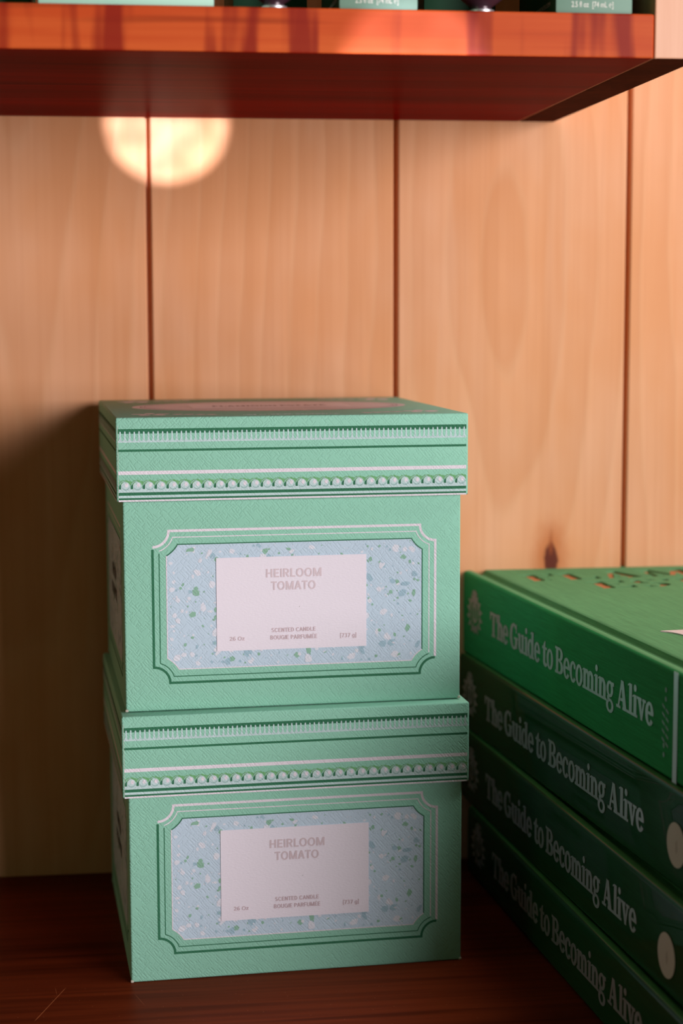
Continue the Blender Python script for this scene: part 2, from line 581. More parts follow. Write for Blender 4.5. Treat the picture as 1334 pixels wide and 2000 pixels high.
def gro_glyph(ch, t):
    """plain grotesque letters from strokes, cap height 1, stroke width t"""
    h = t * .92
    if ch == 'H':
        return .74, [R(.06, 0, .06 + t, 1), R(.68 - t, 0, .68, 1), R(.06, .5 - h / 2, .68, .5 + h / 2)]
    if ch in 'E\u00c9':
        g = [R(.06, 0, .06 + t, 1), R(.06, 0, .56, h), R(.06, 1 - h, .56, 1), R(.06, .5 - h / 2, .52, .5 + h / 2)]
        if ch != 'E':
            g.append([(.26, 1.07), (.34, 1.07), (.46, 1.25), (.34, 1.25)])
        return .61, g
    if ch == 'F':
        return .58, [R(.06, 0, .06 + t, 1), R(.06, 1 - h, .55, 1), R(.06, .48 - h / 2, .50, .48 + h / 2)]
    if ch == 'I':
        return .27, [R(.06, 0, .06 + t, 1)]
    if ch == 'L':
        return .56, [R(.06, 0, .06 + t, 1), R(.06, 0, .53, h)]
    if ch == 'T':
        return .62, [R(.31 - t / 2, 0, .31 + t / 2, 1), R(.02, 1 - h, .60, 1)]
    if ch == 'R':
        return .68, [R(.06, 0, .06 + t, 1), R(.06, 1 - h, .36, 1), R(.06, .42, .36, .42 + h), [(.30, .44), (.46, .44), (.66, 0), (.66 - t * 1.15, 0)]] + band(.35, .71, .29, .29, t, h, -90, 90)
    if ch == 'P':
        return .65, [R(.06, 0, .06 + t, 1), R(.06, 1 - h, .36, 1), R(.06, .40, .36, .40 + h)] + band(.34, .70, .29, .30, t, h, -90, 90)
    if ch == 'B':
        return .68, [R(.06, 0, .06 + t, 1), R(.06, 1 - h, .36, 1), R(.06, 0, .36, h), R(.06, .51 - h / 2, .38, .51 + h / 2)] + band(.34, .75, .26, .25, t, h, -90, 90) + band(.35, .275, .29, .275, t, h, -90, 90)
    if ch == 'D':
        return .73, [R(.06, 0, .06 + t, 1), R(.06, 1 - h, .32, 1), R(.06, 0, .32, h)] + band(.30, .5, .38, .5, t, h, -90, 90)
    if ch == 'O':
        return .80, band(.40, .5, .37, .52, t, h, 0, 360, 26)
    if ch == 'C':
        return .74, band(.39, .5, .36, .52, t, h, 38, 322, 26)
    if ch == 'G':
        return .79, band(.39, .5, .36, .52, t, h, 38, 330, 26) + [R(.44, .42, .73, .42 + h), R(.73 - t * .8, 0, .73, .42)]
    if ch == 'S':
        return .66, band(.33, .745, .255, .275, t, h, 20, 270) + band(.33, .265, .28, .285, t, h, -160, 90)
    if ch == 'U':
        return .74, [R(.06, .3, .06 + t, 1), R(.68 - t, .3, .68, 1)] + band(.37, .32, .31, .34, t, h, 180, 360)
    if ch == 'M':
        return .90, [R(.06, 0, .06 + t, 1), R(.84 - t, 0, .84, 1), [(.06, 1), (.06 + t * 1.1, 1), (.45 + t * .5, 0), (.45 - t * .5, 0)], [(.84 - t * 1.1, 1), (.84, 1), (.45 + t * .5, 0), (.45 - t * .5, 0)]]
    if ch == 'N':
        return .74, [R(.06, 0, .06 + t, 1), R(.68 - t, 0, .68, 1), [(.06, 1), (.06 + t * 1.15, 1), (.68, 0), (.68 - t * 1.15, 0)]]
    if ch == 'A':
        return .72, [[(.01, 0), (.01 + t * 1.1, 0), (.36 + t * .5, 1), (.36 - t * .5, 1)], [(.71 - t * 1.1, 0), (.71, 0), (.36 + t * .5, 1), (.36 - t * .5, 1)], R(.17, .24, .55, .24 + h)]
    if ch == '2':
        return .60, band(.29, .72, .25, .28, t, h, -25, 175) + [[(.04, h * .6), (.20, h * .6), (.54, .62), (.40, .62)], R(.04, 0, .55, h)]
    if ch == '3':
        return .60, band(.28, .74, .24, .27, t, h, -90, 160) + band(.28, .27, .26, .28, t, h, -160, 90)
    if ch == '6':
        return .62, band(.30, .31, .26, .32, t, h, 0, 360) + band(.36, .5, .32, .51, t, h, 55, 190)
    if ch == '7':
        return .56, [R(.03, 1 - h, .53, 1), [(.14, 0), (.14 + t * 1.05, 0), (.53, 1 - h), (.53 - t * 1.1, 1 - h)]]
    if ch == 'z':
        return .50, [R(.03, 0, .47, h), R(.03, .72 - h, .47, .72), [(.03, h), (.03 + t * 1.1, h), (.47, .72 - h), (.47 - t * 1.1, .72 - h)]]
    if ch == 'g':
        return .60, band(.29, .36, .26, .37, t, h, 0, 360) + [R(.54 - t, .0, .54, .72)] + band(.29, 0, .25, .26, t, h, 200, 360)
    if ch == '[':
        return .32, [R(.10, -.18, .10 + t * .85, 1.1), R(.10, 1.1 - h, .30, 1.1), R(.10, -.18, .30, -.18 + h)]
    if ch == ']':
        return .32, [R(.22 - t * .85, -.18, .22, 1.1), R(.02, 1.1 - h, .22, 1.1), R(.02, -.18, .22, -.18 + h)]
    return .30, []


def gro(mb, body, fr, x, y, cap, width, mat, z0, z1, t=.17, align='c'):
    tot = sum(gro_glyph(c, t)[0] for c in body)
    sx = width / tot
    cx = {'c': -tot / 2, 'l': 0.0, 'r': -tot}[align]
    k = 0
    for c in body:
        adv, polys = gro_glyph(c, t)
        for p in polys:
            k += 1
            mb.plate(fr, [(x + (cx + q[0]) * sx, y + q[1] * cap) for q in p], mat, z0, z1 + 2.5e-6 * (k % 11))
        cx += adv


def sans(mb, body, fr, x, y, cap, width, mat, z0, z1, bold=0.0, align='c', spacing=1.0):
    """lettering in the built-in sans face: cap height and overall width are fitted"""
    cu = bpy.data.curves.new('lettering_curve', 'FONT')
    cu.body = body
    cu.size = 1.0
    cu.space_character = spacing
    cu.offset = bold
    cu.resolution_u = 4
    ob = bpy.data.objects.new('lettering_curve', cu)
    COL.objects.link(ob)
    dg = bpy.context.evaluated_depsgraph_get()
    me = bpy.data.meshes.new_from_object(ob.evaluated_get(dg))
    xs = [v.co.x for v in me.vertices]
    # cap height of the face, from a plain capital
    x0, x1 = min(xs), max(xs)
    CAPH = 0.729
    sx = width / (x1 - x0)
    sy = cap / CAPH
    ox = {'c': (x0 + x1) / 2, 'l': x0, 'r': x1}[align]
    O, U, V, N = fr
    m = mb.mi(mat)
    base = [(O + U * (x + (v.co.x - ox) * sx) + V * (y + v.co.y * sy)) for v in me.vertices]
    hi = [mb.bm.verts.new(b + N * z1) for b in base]
    ecount = {}
    for p in me.polygons:
        vs = list(p.vertices)
        for i in range(len(vs)):
            k = (vs[i], vs[(i + 1) % len(vs)])
            ecount[k] = 1
        try:
            f = mb.bm.faces.new([hi[i] for i in vs])
            f.material_index = m
            f.normal_update()
            if f.normal.dot(N) < 0:
                f.normal_flip()
        except ValueError:
            pass
    if z1 - z0 > 1e-6:
        lo = [mb.bm.verts.new(b + N * z0) for b in base]
        for (a, b) in ecount:
            if (b, a) not in ecount:
                try:
                    f = mb.bm.faces.new((hi[a], lo[a], lo[b], hi[b])); f.material_index = m
                except ValueError:
                    pass
    bpy.data.objects.remove(ob)
    bpy.data.curves.remove(cu)
    bpy.data.meshes.remove(me)


# ---- serif letters built from strokes (cap height = 1)
def R(x0, y0, x1, y1):
    return [(x0, y0), (x1, y0), (x1, y1), (x0, y1)]


def band(cx, cy, rx, ry, tx, ty, a0, a1, n=16):
    n = max(3, int(n * abs(a1 - a0) / 360.0 * 1.6))
    out, inn = [], []
    for i in range(n + 1):
        a = math.radians(a0 + (a1 - a0) * i / n)
        out.append((cx + rx * math.cos(a), cy + ry * math.sin(a)))
        inn.append((cx + (rx - tx) * math.cos(a), cy + (ry - ty) * math.sin(a)))
    return [[out[i], out[i + 1], inn[i + 1], inn[i]] for i in range(n)]


def serif_glyph(ch):
    """(advance, polygons) of a heavy, tightly set old style face; cap height 1"""
    X = 0.74
    s = 0.095
    st = 0.205          # stem

    def stem(x, y0, y1, foot=True, head=True, w=st):
        g = [R(x, y0, x + w, y1)]
        if foot:
            g.append(R(x - .07, y0, x + w + .07, y0 + s))
        if head:
            g.append([(x - .09, y1 - s * 1.3), (x + .02, y1 - s * .5), (x + w, y1), (x + .03, y1), (x - .09, y1 - s * .6)])
        return g
    if ch == 'T':
        return 0.80, [R(0, .89, .78, 1), [(0, .66), (.07, .66), (.14, .9), (0, .9)], [(.71, .66), (.78, .66), (.78, .9), (.64, .9)]] + stem(.285, 0, 1, True, False)
    if ch == 'h':
        return 0.68, stem(.08, 0, 1.04) + stem(.40, 0, .50, True, False) + band(.345, .46, .26, .29, st, .14, 0, 150)
    if ch == 'n':
        return 0.68, stem(.08, 0, X) + stem(.40, 0, .48, True, False) + band(.345, .45, .26, .30, st, .14, 0, 150)
    if ch == 'm':
        return 1.00, stem(.08, 0, X) + stem(.40, 0, .48, True, False) + stem(.72, 0, .48, True, False) + band(.345, .45, .26, .30, st, .14, 0, 150) + band(.665, .45, .26, .30, st, .14, 0, 150)
    if ch == 'e':
        return 0.60, band(.29, .37, .29, .40, .19, .11, 0, 325) + [R(.1, .34, .56, .44)]
    if ch == 'o':
        return 0.62, band(.30, .37, .30, .40, .19, .11, 0, 360)
    if ch == 'c':
        return 0.55, band(.29, .37, .29, .40, .19, .11, 40, 322) + [band_dot(.43, .60, .11)]
    if ch == 'G':
        return 0.86, band(.42, .5, .42, .53, .23, .11, 48, 340) + [R(.46, .40, .84, .49), R(.56, .04, .77, .46), [(.62, .66), (.70, .66), (.70, 1.02), (.64, 1.02)]]
    if ch == 'u':
        return 0.70, stem(.08, .22, X, False) + stem(.40, 0, X, False) + [R(.44, 0, .68, s)] + band(.345, .28, .265, .30, st, .13, 180, 330)
    if ch == 'i':
        return 0.37, stem(.09, 0, X) + [band_dot(.19, .97, .125)]
    if ch == 'l':
        return 0.37, stem(.09, 0, 1.05)
    if ch == 'd':
        return 0.69, band(.28, .36, .28, .39, .19, .11, 0, 360) + stem(.38, 0, 1.05, False) + [R(.42, 0, .66, s)]
    if ch == 't':
        return 0.47, [[(.10, .15), (.30, .15), (.30, .96), (.24, .96), (.10, .78)], R(0, X - s, .44, X)] + band(.32, .19, .22, .21, st, .12, 180, 340)
    if ch == 'B':
        return 0.78, [R(.08, 0, .29, 1), R(0, 0, .4, s), R(0, 1 - s, .4, 1), R(.2, .48, .42, .57)] + band(.38, .75, .31, .25, .21, .09, -90, 90) + band(.38, .27, .36, .27, .22, .09, -90, 90)
    if ch == 'g':
        return 0.62, band(.28, .48, .26, .29, .17, .10, 0, 360) + band(.29, -.10, .29, .25, .16, .10, 0, 360) + [[(.08, .22), (.24, .26), (.28, .04), (.10, .06)], R(.42, .62, .60, .75)]
    if ch == 'A':
        return 0.90, [[(.10, 0), (.21, 0), (.47, 1), (.36, 1)], [(.53, 0), (.79, 0), (.53, 1), (.34, 1)], R(.22, .28, .62, .38), R(0, 0, .32, s), R(.47, 0, .90, s)]
    if ch == 'v':
        return 0.63, [[(.04, X), (.26, X), (.41, 0), (.28, 0)], [(.45, X), (.56, X), (.38, 0), (.28, 0)], R(-.02, X - s, .32, X), R(.38, X - s, .63, X)]
    if ch == 'F':
        return 0.72, [R(.08, 0, .31, 1), R(0, 0, .42, s), R(0, 1 - s, .66, 1), R(.56, .68, .66, 1), R(.2, .45, .50, .55)]
    if ch == 'E':
        return 0.76, [R(.08, 0, .31, 1), R(0, 0, .70, s), R(0, 1 - s, .68, 1), R(.58, .70, .68, 1), R(.60, 0, .70, .29), R(.2, .45, .50, .55)]
    if ch == 'L':
        return 0.72, [R(.08, 0, .31, 1), R(0, 0, .68, s), R(0, 1 - s, .42, 1), R(.58, 0, .68, .32)]
    if ch == 'I':
        return 0.45, [R(.1, 0, .33, 1), R(0, 0, .43, s), R(0, 1 - s, .43, 1)]
    if ch == 'N':
        return 0.90, [R(.08, 0, .19, 1), R(.67, 0, .78, 1), [(.08, 1), (.32, 1), (.78, 0), (.56, 0)], R(0, 0, .29, s), R(0, 1 - s, .2, 1), R(.56, 1 - s, .88, 1)]
    if ch == 'M':
        return 1.04, [R(.10, 0, .21, 1), R(.72, 0, .94, 1), [(.10, 1), (.32, 1), (.58, .1), (.44, .1)], [(.74, 1), (.9, 1), (.56, .1), (.46, .1)], R(0, 0, .32, s), R(.62, 0, 1.02, s), R(0, 1 - s, .28, 1), R(.78, 1 - s, 1.02, 1)]
    if ch == 'O':
        return 0.88, band(.42, .5, .42, .53, .23, .11, 0, 360)
    if ch == 'S':
        return 0.64, band(.30, .75, .27, .28, .19, .11, 25, 268) + band(.30, .25, .30, .29, .20, .11, -155, 88)
    return 0.24, []


def band_dot(cx, cy, r, n=12):
    return [(cx + r * .8 * math.cos(2 * math.pi * i / n), cy + r * math.sin(2 * math.pi * i / n)) for i in range(n)]


def serif_polys(body, x, y, cap, width=None, track=0.0):
    """list of 2-D polygons"""
    tot = 0
    for ch in body:
        tot += serif_glyph(ch)[0] + track
    sx = (width / tot) if width else cap
    out, cx = [], 0.0
    for ch in body:
        adv, polys = serif_glyph(ch)
        for p in polys:
            out.append([(x + (cx + q[0]) * sx, y + q[1] * cap) for q in p])
        cx += adv + track
    return out


mm = 0.001

# ------------------------------------------------------------------ the setting: boards at the back, dark base
def build_wall():
    bm = bmesh.new()
    la = bm.verts.layers.float_vector.new('ring')
    lb = bm.verts.layers.float_vector.new('ringshape')
    grooves = [-0.468, -0.358, -0.248, -0.138, -0.0277, 0.08314, 0.19088, 0.300, 0.410, 0.520]
    # ring centre (x, seed, z), (aspect, rings per metre)
    info = {-0.138: ((-0.084, 1.7, 0.46), (7.5, 62)), -0.0277: ((0.165, 3.9, 0.02), (22, 85)), 0.08314: ((0.1315, 7.3, 0.272), (3.5, 66)), 0.19088: ((0.165, 9.1, 0.30), (18, 80))}
    z0, z1 = -0.02, 0.62
    gw, gd = 0.0011, 0.0045
    rnd = random.Random(5)
    for a, b in zip(grooves, grooves[1:]):
        ring, shp = info.get(a, ((a + rnd.uniform(-.1, .2), rnd.uniform(0, 20), rnd.uniform(0, .5)), (rnd.uniform(5, 18), 75)))
        prof = [(a, gd), (a + gw * .85, gd), (a + gw, 0.0006), (a + gw + .0006, 0), (b - gw - .0006, 0), (b - gw, .0006), (b - gw * .85, gd), (b, gd)]
        rows = []
        for (px, py) in prof:
            v0 = bm.verts.new((px, py, z0)); v1 = bm.verts.new((px, py, z1))
            for v in (v0, v1):
                v[la] = Vector(ring); v[lb] = Vector((shp[0], shp[1], 0))
            rows.append((v0, v1))
        for (p, q) in zip(rows, rows[1:]):
            bm.faces.new((p[0], q[0], q[1], p[1]))
        # the board's back
        w0 = [bm.verts.new((a, .018, z0)), bm.verts.new((b, .018, z0)), bm.verts.new((b, .018, z1)), bm.verts.new((a, .018, z1))]
        bm.faces.new((w0[1], w0[0], w0[3], w0[2]))
        bm.faces.new((rows[0][1], rows[-1][1], w0[2], w0[3])) if False else None
    me = bpy.data.meshes.new('wall_back')
    bm.to_mesh(me); bm.free()
    me.materials.append(M['boards'])
    o = bpy.data.objects.new('wall_back', me)
    COL.objects.link(o)
    return structure(o)


build_wall()

mb = MB()
mb.box((-0.468, -0.345, -0.022), (0.52, 0.0, 0.0), 'floorwood', 0.0015)
structure(mb.build('floor', smooth=True))

# ------------------------------------------------------------------ upper shelf with its upright
ZS, TS, YF, XJ, XR = 0.34093, 0.01476, -0.2065, 0.13921, 0.15595
ush = tag(empty('wall_shelf', (0.0, -0.1, ZS)), 'reddish varnished wooden wall shelf above the boxes, with a pale upright at its right end', 'shelf')
mb = MB()
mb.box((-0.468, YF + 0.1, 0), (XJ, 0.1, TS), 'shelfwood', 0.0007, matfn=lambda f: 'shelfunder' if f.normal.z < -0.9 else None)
mb.build('shelf_board', ush)
mb = MB()
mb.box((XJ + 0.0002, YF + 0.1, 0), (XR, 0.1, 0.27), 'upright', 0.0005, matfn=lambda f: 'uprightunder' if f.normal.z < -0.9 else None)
up = mb.build('upright_panel', ush)
up['label'] = 'pale vertical end panel'


# ------------------------------------------------------------------ candle boxes
WL, DL, EE, HL = 0.135, 0.12935, 0.00227, 0.0315
WB, DB = WL - 2 * EE, DL - 2 * EE
RTH = EE - 0.0004            # wall thickness of the lid


def side_frames(w, d, z=0.0):
    """front, right, back, left faces of an upright box centred on the origin"""
    return [(frame((0, -d / 2, z), (1, 0, 0), (0, 0, 1)), w), (frame((w / 2, 0, z), (0, 1, 0), (0, 0, 1)), d),
            (frame((0, d / 2, z), (-1, 0, 0), (0, 0, 1)), w), (frame((-w / 2, 0, z), (0, -1, 0), (0, 0, 1)), d)]


def notched(hw, zt, zb, d, r, n=12):
    """points of a panel outline with concave corners round the outer frame's corners; starts at the top left arc's left end, clockwise"""
    x0, x1, y0, y1 = -hw + d, hw - d, zb + d, zt - d
    out = []
    q = math.sqrt(max(r * r - d * d, 0))
    ang = math.degrees(math.asin(min(1, d / r)))
    TL = arcpts(-hw, zt, r, -90 + ang, -ang, n)          # left end to top end
    TR = arcpts(hw, zt, r, 180 + ang, 270 - ang, n)      # top end to right end
    BR = arcpts(hw, zb, r, 90 + ang, 180 - ang, n)       # right end to bottom end
    BL = arcpts(-hw, zb, r, ang, 90 - ang, n)            # bottom end to left end
    return TL, TR, BR, BL


HW, ZT, ZB = 54.7 * mm, 69.0 * mm, 10.7 * mm


def make_box(H):
    root = empty('candle_box')
    hb = H - 0.004 if H < 0.108 else 0.1055 - 0.004
    # ---- base
    mb = MB()
    mb.box((-WB / 2, -DB / 2, 0), (WB / 2, DB / 2, hb), 'green', 0.0008, 3)
    # worn corners of bare card at the foot
    for sx in (-1, 1):
        for sy in (-1, 1):
            mb.box((sx * (WB / 2 - .0004) - .0006, sy * (DB / 2 - .0004) - .0006, 0), (sx * (WB / 2 - .0004) + .0006, sy * (DB / 2 - .0004) + .0006, .0010), 'edge', .0003)
    mb.build('base', root, smooth=True)
    # ---- printed frames and terrazzo panels
    rnd = random.Random(11)
    chips = []
    for i in range(620):
        u, v = rnd.random(), rnd.random()
        x = -HW + 5e-3 + u * (2 * HW - 10e-3)
        z = ZB + 5e-3 + v * (ZT - ZB - 10e-3)
        k = rnd.random()
        kind = 'chipw' if k < (.58 - .3 * u) else ('chipb' if k < .72 - .1 * u else 'chipg')
        s = rnd.choice((.35, .45, .6, .8, 1.1, 1.5, 2.2)) * mm * {'chipw': .85, 'chipb': .95, 'chipg': .72}[kind]
        n = rnd.choice((5, 6, 6, 7))
        ph = rnd.random() * 6.3
        el = rnd.uniform(.55, 1.0)
        ro = rnd.random() * 3.14
        pts = []
        for j in range(n):
            a = ph + 6.283 * j / n + rnd.uniform(-.25, .25)
            rr = s * rnd.uniform(.65, 1.1)
            px, py = rr * math.cos(a), rr * el * math.sin(a)
            pts.append((x + px * math.cos(ro) - py * math.sin(ro), z + px * math.sin(ro) + py * math.cos(ro)))
        ok = True
        for (px, pz) in pts:
            if not (-HW + 5.7e-3 < px < HW - 5.7e-3 and ZB + 5.7e-3 < pz < ZT - 5.7e-3):
                ok = False
            if min(math.hypot(px - sx * HW, pz - zz) for sx in (-1, 1) for zz in (ZB, ZT)) < 11.2e-3:
                ok = False
        if ok:
            chips.append((pts, kind))
    for si, (fr, w) in enumerate(side_frames(WB, DB)):
        xo = 0.4 * mm if si == 0 else 0.0
        O, U, V, N = fr
        fr = (O + U * xo, U, V, N)
        hw = HW if w > .1285 else HW - (WB - DB) / 2
        TL, TR, BR, BL = notched(hw, ZT, ZB, 5.2 * mm, 10.8 * mm)
        pm = MB()
        outline = TL + TR + BR + BL
        pm.flat(fr, outline, 'terr', 0.00004)
        for i, (pts, kind) in enumerate(chips):
            pm.flat(fr, [(p[0] * hw / HW, p[1]) for p in pts], kind, 0.00006 + 0.0000018 * (i % 41))
        # thin dark green line above and right, pale line left and below
        pm.line(fr, TL + TR + [BR[0]], 0.42 * mm, 'dgreen', 0.0001)
        pm.line(fr, [BR[0]] + BR[1:] + BL + [TL[0]], 0.38 * mm, 'lilac', 0.0001)
        pn = pm.build('terrazzo_panel', root)
        if si == 0:
            pn['label'] = 'pale blue terrazzo patterned panel'
        fm = MB()
        for d, r, wd in ((0.0, 6.1 * mm, 0.95 * mm), (2.45 * mm, 8.0 * mm, 0.36 * mm)):
            TL, TR, BR, BL = notched(hw, ZT, ZB, d, r)
            fm.line(fr, TL + TR + [(BR[0][0], BR[0][1] + 0.5 * mm)], wd, 'lilac', 0.00005)
            fm.line(fr, BR + BL + [(TL[0][0], TL[0][1] - 0.9 * mm)], wd, 'dgreen', 0.00005)
        fm.build('printed_frame', root)
        if si == 0:
            lm = MB()
            lm.plate(fr, [(x, y) for x, y in R(-30.7 * mm, 22.3 * mm, 27.4 * mm, 58.2 * mm)], 'label', 0.00002, 0.00032, side='label')
            lab = lm.build('label', root)
            lab['label'] = 'pale lilac label pasted on the front'
            tm = MB()
            z0, z1 = 0.00031, 0.00042
            c = -1.4 * mm
            gro(tm, 'HEIRLOOM', fr, -0.9 * mm, 50.2 * mm, 3.3 * mm, 22.0 * mm, 'foil', z0, z1)
            gro(tm, 'TOMATO', fr, -1.05 * mm, 45.3 * mm, 3.3 * mm, 17.5 * mm, 'foil', z0, z1)
            gro(tm, 'SCENTED CANDLE', fr, -1.1 * mm, 29.0 * mm, 1.55 * mm, 17.3 * mm, 'foilsmall', z0, z1)
            gro(tm, 'BOUGIE PARFUM\u00c9E', fr, -1.05 * mm, 26.1 * mm, 1.6 * mm, 18.4 * mm, 'foilsmall', z0, z1)
            gro(tm, '26 Oz', fr, -25.9 * mm, 26.2 * mm, 1.5 * mm, 5.9 * mm, 'foilsmall', z0, z1, .15, 'l')
            gro(tm, '[737 g]', fr, 23.6 * mm, 26.0 * mm, 1.6 * mm, 6.7 * mm, 'foilsmall', z0, z1, .15, 'r')
            tm.plate(fr, band_dot(1.2 * mm, 38.6 * mm, .14 * mm), 'ink', 0.0003, 0.00033)
            tm.build('lettering', lab)
        else:
            tm = MB()
            rr = random.Random(si)
            for (zc, xa, xb) in ((45.5, -13, 11), (37.0, -18, 17)):
                x = xa
                while x < xb:
                    wq = rr.uniform(1.6, 2.4)
                    tm.flat(fr, R(x * mm, (zc - 2.6) * mm, (x + wq * .42) * mm, (zc + 2.6) * mm), 'ink', 0.00012)
                    tm.flat(fr, R(x * mm, (zc + rr.choice((-2.6, -.4, 1.8))) * mm, (x + wq) * mm, (zc + rr.choice((-1.6, .6, 2.6))) * mm), 'ink', 0.00013)
                    x += wq + .7
            tm.build('side_print', root)['label'] = 'two short lines of dark print'
    # ---- lid
    mb = MB()
    zb = H - HL
    mb.box((-WL / 2, -DL / 2, zb), (WL / 2, DL / 2, H), 'green', 0.0007, 3)
    bm = mb.bm
    bm.normal_update()
    bot = max((f for f in bm.faces if f.normal.z < -.9), key=lambda f: f.calc_area())
    ins = bmesh.ops.inset_region(bm, faces=[bot], thickness=RTH - .0007)
    for f in ins['faces']:
        f.material_index = mb.mi('edge')
    ret = bmesh.ops.extrude_discrete_faces(bm, faces=[bot])
    nf = ret['faces'][0]
    bmesh.ops.translate(bm, verts=nf.verts, vec=(0, 0, HL - 0.0022))
    E = 0.0008
    for si, (fr, w) in enumerate(side_frames(WL, DL, zb)):
        hw = w / 2 - E
        o1, o2, o3, o4, o5 = 0.00003, 0.00006, 0.00009, 0.00012, 0.00015
        mb.rect(fr, -hw, 25.5 * mm, hw, 27.25 * mm, 'dgreen', o1)
        mb.rect(fr, -hw, 22.2 * mm, hw, 22.8 * mm, 'grey', o2)
        mb.rect(fr, -hw, 18.75 * mm, hw, 19.6 * mm, 'dgreen', o1)
        mb.rect(fr, -hw, 10.15 * mm, hw, 11.5 * mm, 'lilac', o1)
        mb.rect(fr, -hw, 3.5 * mm, hw, 4.75 * mm, 'grey', o2)
        mb.rect(fr, -hw, 2.4 * mm, hw, 3.5 * mm, 'dgreen', o1)
        mb.rect(fr, -hw, 1.45 * mm, hw, 2.3 * mm, 'grey', o1)
        mb.rect(fr, -hw, 0.72 * mm, hw, 1.40 * mm, 'dgreen', o1)
        mb.rect(fr, -hw, 0.05 * mm, hw, 0.68 * mm, 'lilac', o1)
        # comb of upright teeth with flared feet
        n = 76 if w > .13 else 73
        p = 2 * hw / n
        rt = random.Random(40 + si)
        for i in range(n):
            cx = -hw + (i + .5) * p
            jz = rt.uniform(-.12, .12) * mm
            t = 0.30 * mm
            pts = [(cx - p * .5, 22.75 * mm), (cx - t * 1.7, 23.0 * mm), (cx - t * 1.05, 23.7 * mm), (cx - t * .95, 25.9 * mm + jz), (cx - t * .5, 26.3 * mm + jz),
                   (cx + t * .5, 26.3 * mm + jz), (cx + t * .95, 25.9 * mm + jz), (cx + t * 1.05, 23.7 * mm), (cx + t * 1.7, 23.0 * mm), (cx + p * .5, 22.75 * mm)]
            mb.flat(fr, pts, 'grey', o2)
        # pearl moulding under a fringe of leaves
        n = 30
        p = 2 * hw / n
        for i in range(n):
            cx = -hw + (i + .55) * p
            x0, x1 = cx - p * .5, cx + p * .5
            # a scallop of leaves per bead
            sc_ = [(x0, 6.2 * mm), (x1, 6.2 * mm)]
            top_ = []
            for j in range(9):
                q = j / 8.0
                top_.append((x1 + (x0 - x1) * q, (7.55 + .62 * math.sin(math.pi * q) + .16 * math.sin(q * 19)) * mm))
            x_ok = max(-hw, x0)
            mb.flat(fr, [(max(-hw, min(hw, a)), b) for a, b in sc_ + top_], 'foliage', o1)
            bx = cx + .10 * mm
            if bx + 1.5 * mm > hw or bx - 2.5 * mm < -hw:
                continue
            # bead body: dome on a foot
            dome = arcpts(bx, 5.85 * mm, 1.62 * mm, 0, 180, 14) + [(bx - 1.62 * mm, 4.5 * mm), (min(hw, bx + 2.6 * mm), 4.5 * mm), (bx + 1.75 * mm, 5.0 * mm)]
            mb.flat(fr, dome, 'grey', o3)
            ringp = arcpts(bx - .45 * mm, 5.95 * mm, 1.75 * mm, 75, 205, 10)
            mb.line(fr, ringp, .30 * mm, 'greyd', o2)
            mb.flat(fr, arcpts(bx + .1 * mm, 5.75 * mm, 1.5 * mm, 200, 345, 10) + arcpts(bx + .05 * mm, 6.2 * mm, 1.45 * mm, 345, 200, 10), 'greyd', o4)
            mb.flat(fr, [(bx - 2.45 * mm, 4.75 * mm), (bx - 1.62 * mm, 4.75 * mm), (bx - 1.66 * mm, 6.3 * mm), (bx - 1.95 * mm, 6.5 * mm), (bx - 2.35 * mm, 5.9 * mm)], 'dgreen', o4)
            mb.flat(fr, band_dot(bx + .42 * mm, 6.25 * mm, .78 * mm), 'lilac', o5)
        # worn edge at the corner
        mb.rect(fr, -w / 2 + .0007, .0003, -w / 2 + .00082, HL - .003, 'edge', 0.00001)
    # top print
    ft = frame((0, 0, H), (1, 0, 0), (0, 1, 0))
    oy = 3 * mm
    mb.flat(ft, [(57 * mm * math.cos(2 * math.pi * i / 72), oy + 36 * mm * math.sin(2 * math.pi * i / 72)) for i in range(72)], 'oval', 0.00003)
    mb.line(ft, [(53.5 * mm * math.cos(2 * math.pi * i / 72), oy + 33.2 * mm * math.sin(2 * math.pi * i / 72)) for i in range(73)], .45 * mm, 'mauve', 0.00006)
    mb.line(ft, [(51.8 * mm * math.cos(2 * math.pi * i / 72), oy + 31.7 * mm * math.sin(2 * math.pi * i / 72)) for i in range(73)], .3 * mm, 'mauve', 0.00006)
    mb.rect(ft, -33 * mm, -11 * mm, 33 * mm, 19 * mm, 'ovalrect', 0.00009)
    for q in serif_polys('FLAMINGO ESTATE', -24 * mm, 1 * mm, 6 * mm, 48 * mm, .05):
        mb.flat(ft, q, 'mauve', 0.00012)
    sans(mb, 'LOS ANGELES, CALIFORNIA', ft, 0, -56.5 * mm, 2.2 * mm, 37 * mm, 'ovalrect', 0.00003, 0.00005)

    def leaf(x, y, ang, ln, wd, mat='ovalrect'):
        ca, sa = math.cos(math.radians(ang)), math.sin(math.radians(ang))
        pts = []
        for i in range(12):
            a = 2 * math.pi * i / 12
            px, py = ln / 2 * (1 + math.cos(a)), wd / 2 * math.sin(a)
            pts.append((x + px * ca - py * sa, y + px * sa + py * ca))
        mb.flat(ft, pts, mat, 0.00004)

    for sx in (-1, 1):
        for sy in (-1, 1):
            cx, cy = sx * 53 * mm, sy * 47 * mm
            for k in range(5):
                a = 72 * k + 20
                leaf(cx + 1.6 * mm * math.cos(math.radians(a)), cy + 1.6 * mm * math.sin(math.radians(a)), a, 6.2 * mm, 4.2 * mm)
            for k in range(4):
                x = cx - sx * (8 + 4.2 * k) * mm
                y = cy + sy * (2.0 + 1.2 * k) * mm
                for s2 in (-1, 1):
                    leaf(x, y, (180 if sx > 0 else 0) + s2 * 32, 5.0 * mm, 2.0 * mm)
            mb.line(ft, [(cx - sx * 6 * mm, cy + sy * 1.5 * mm), (cx - sx * 27 * mm, cy + sy * 7.4 * mm)], .5 * mm, 'lilac', 0.00003)
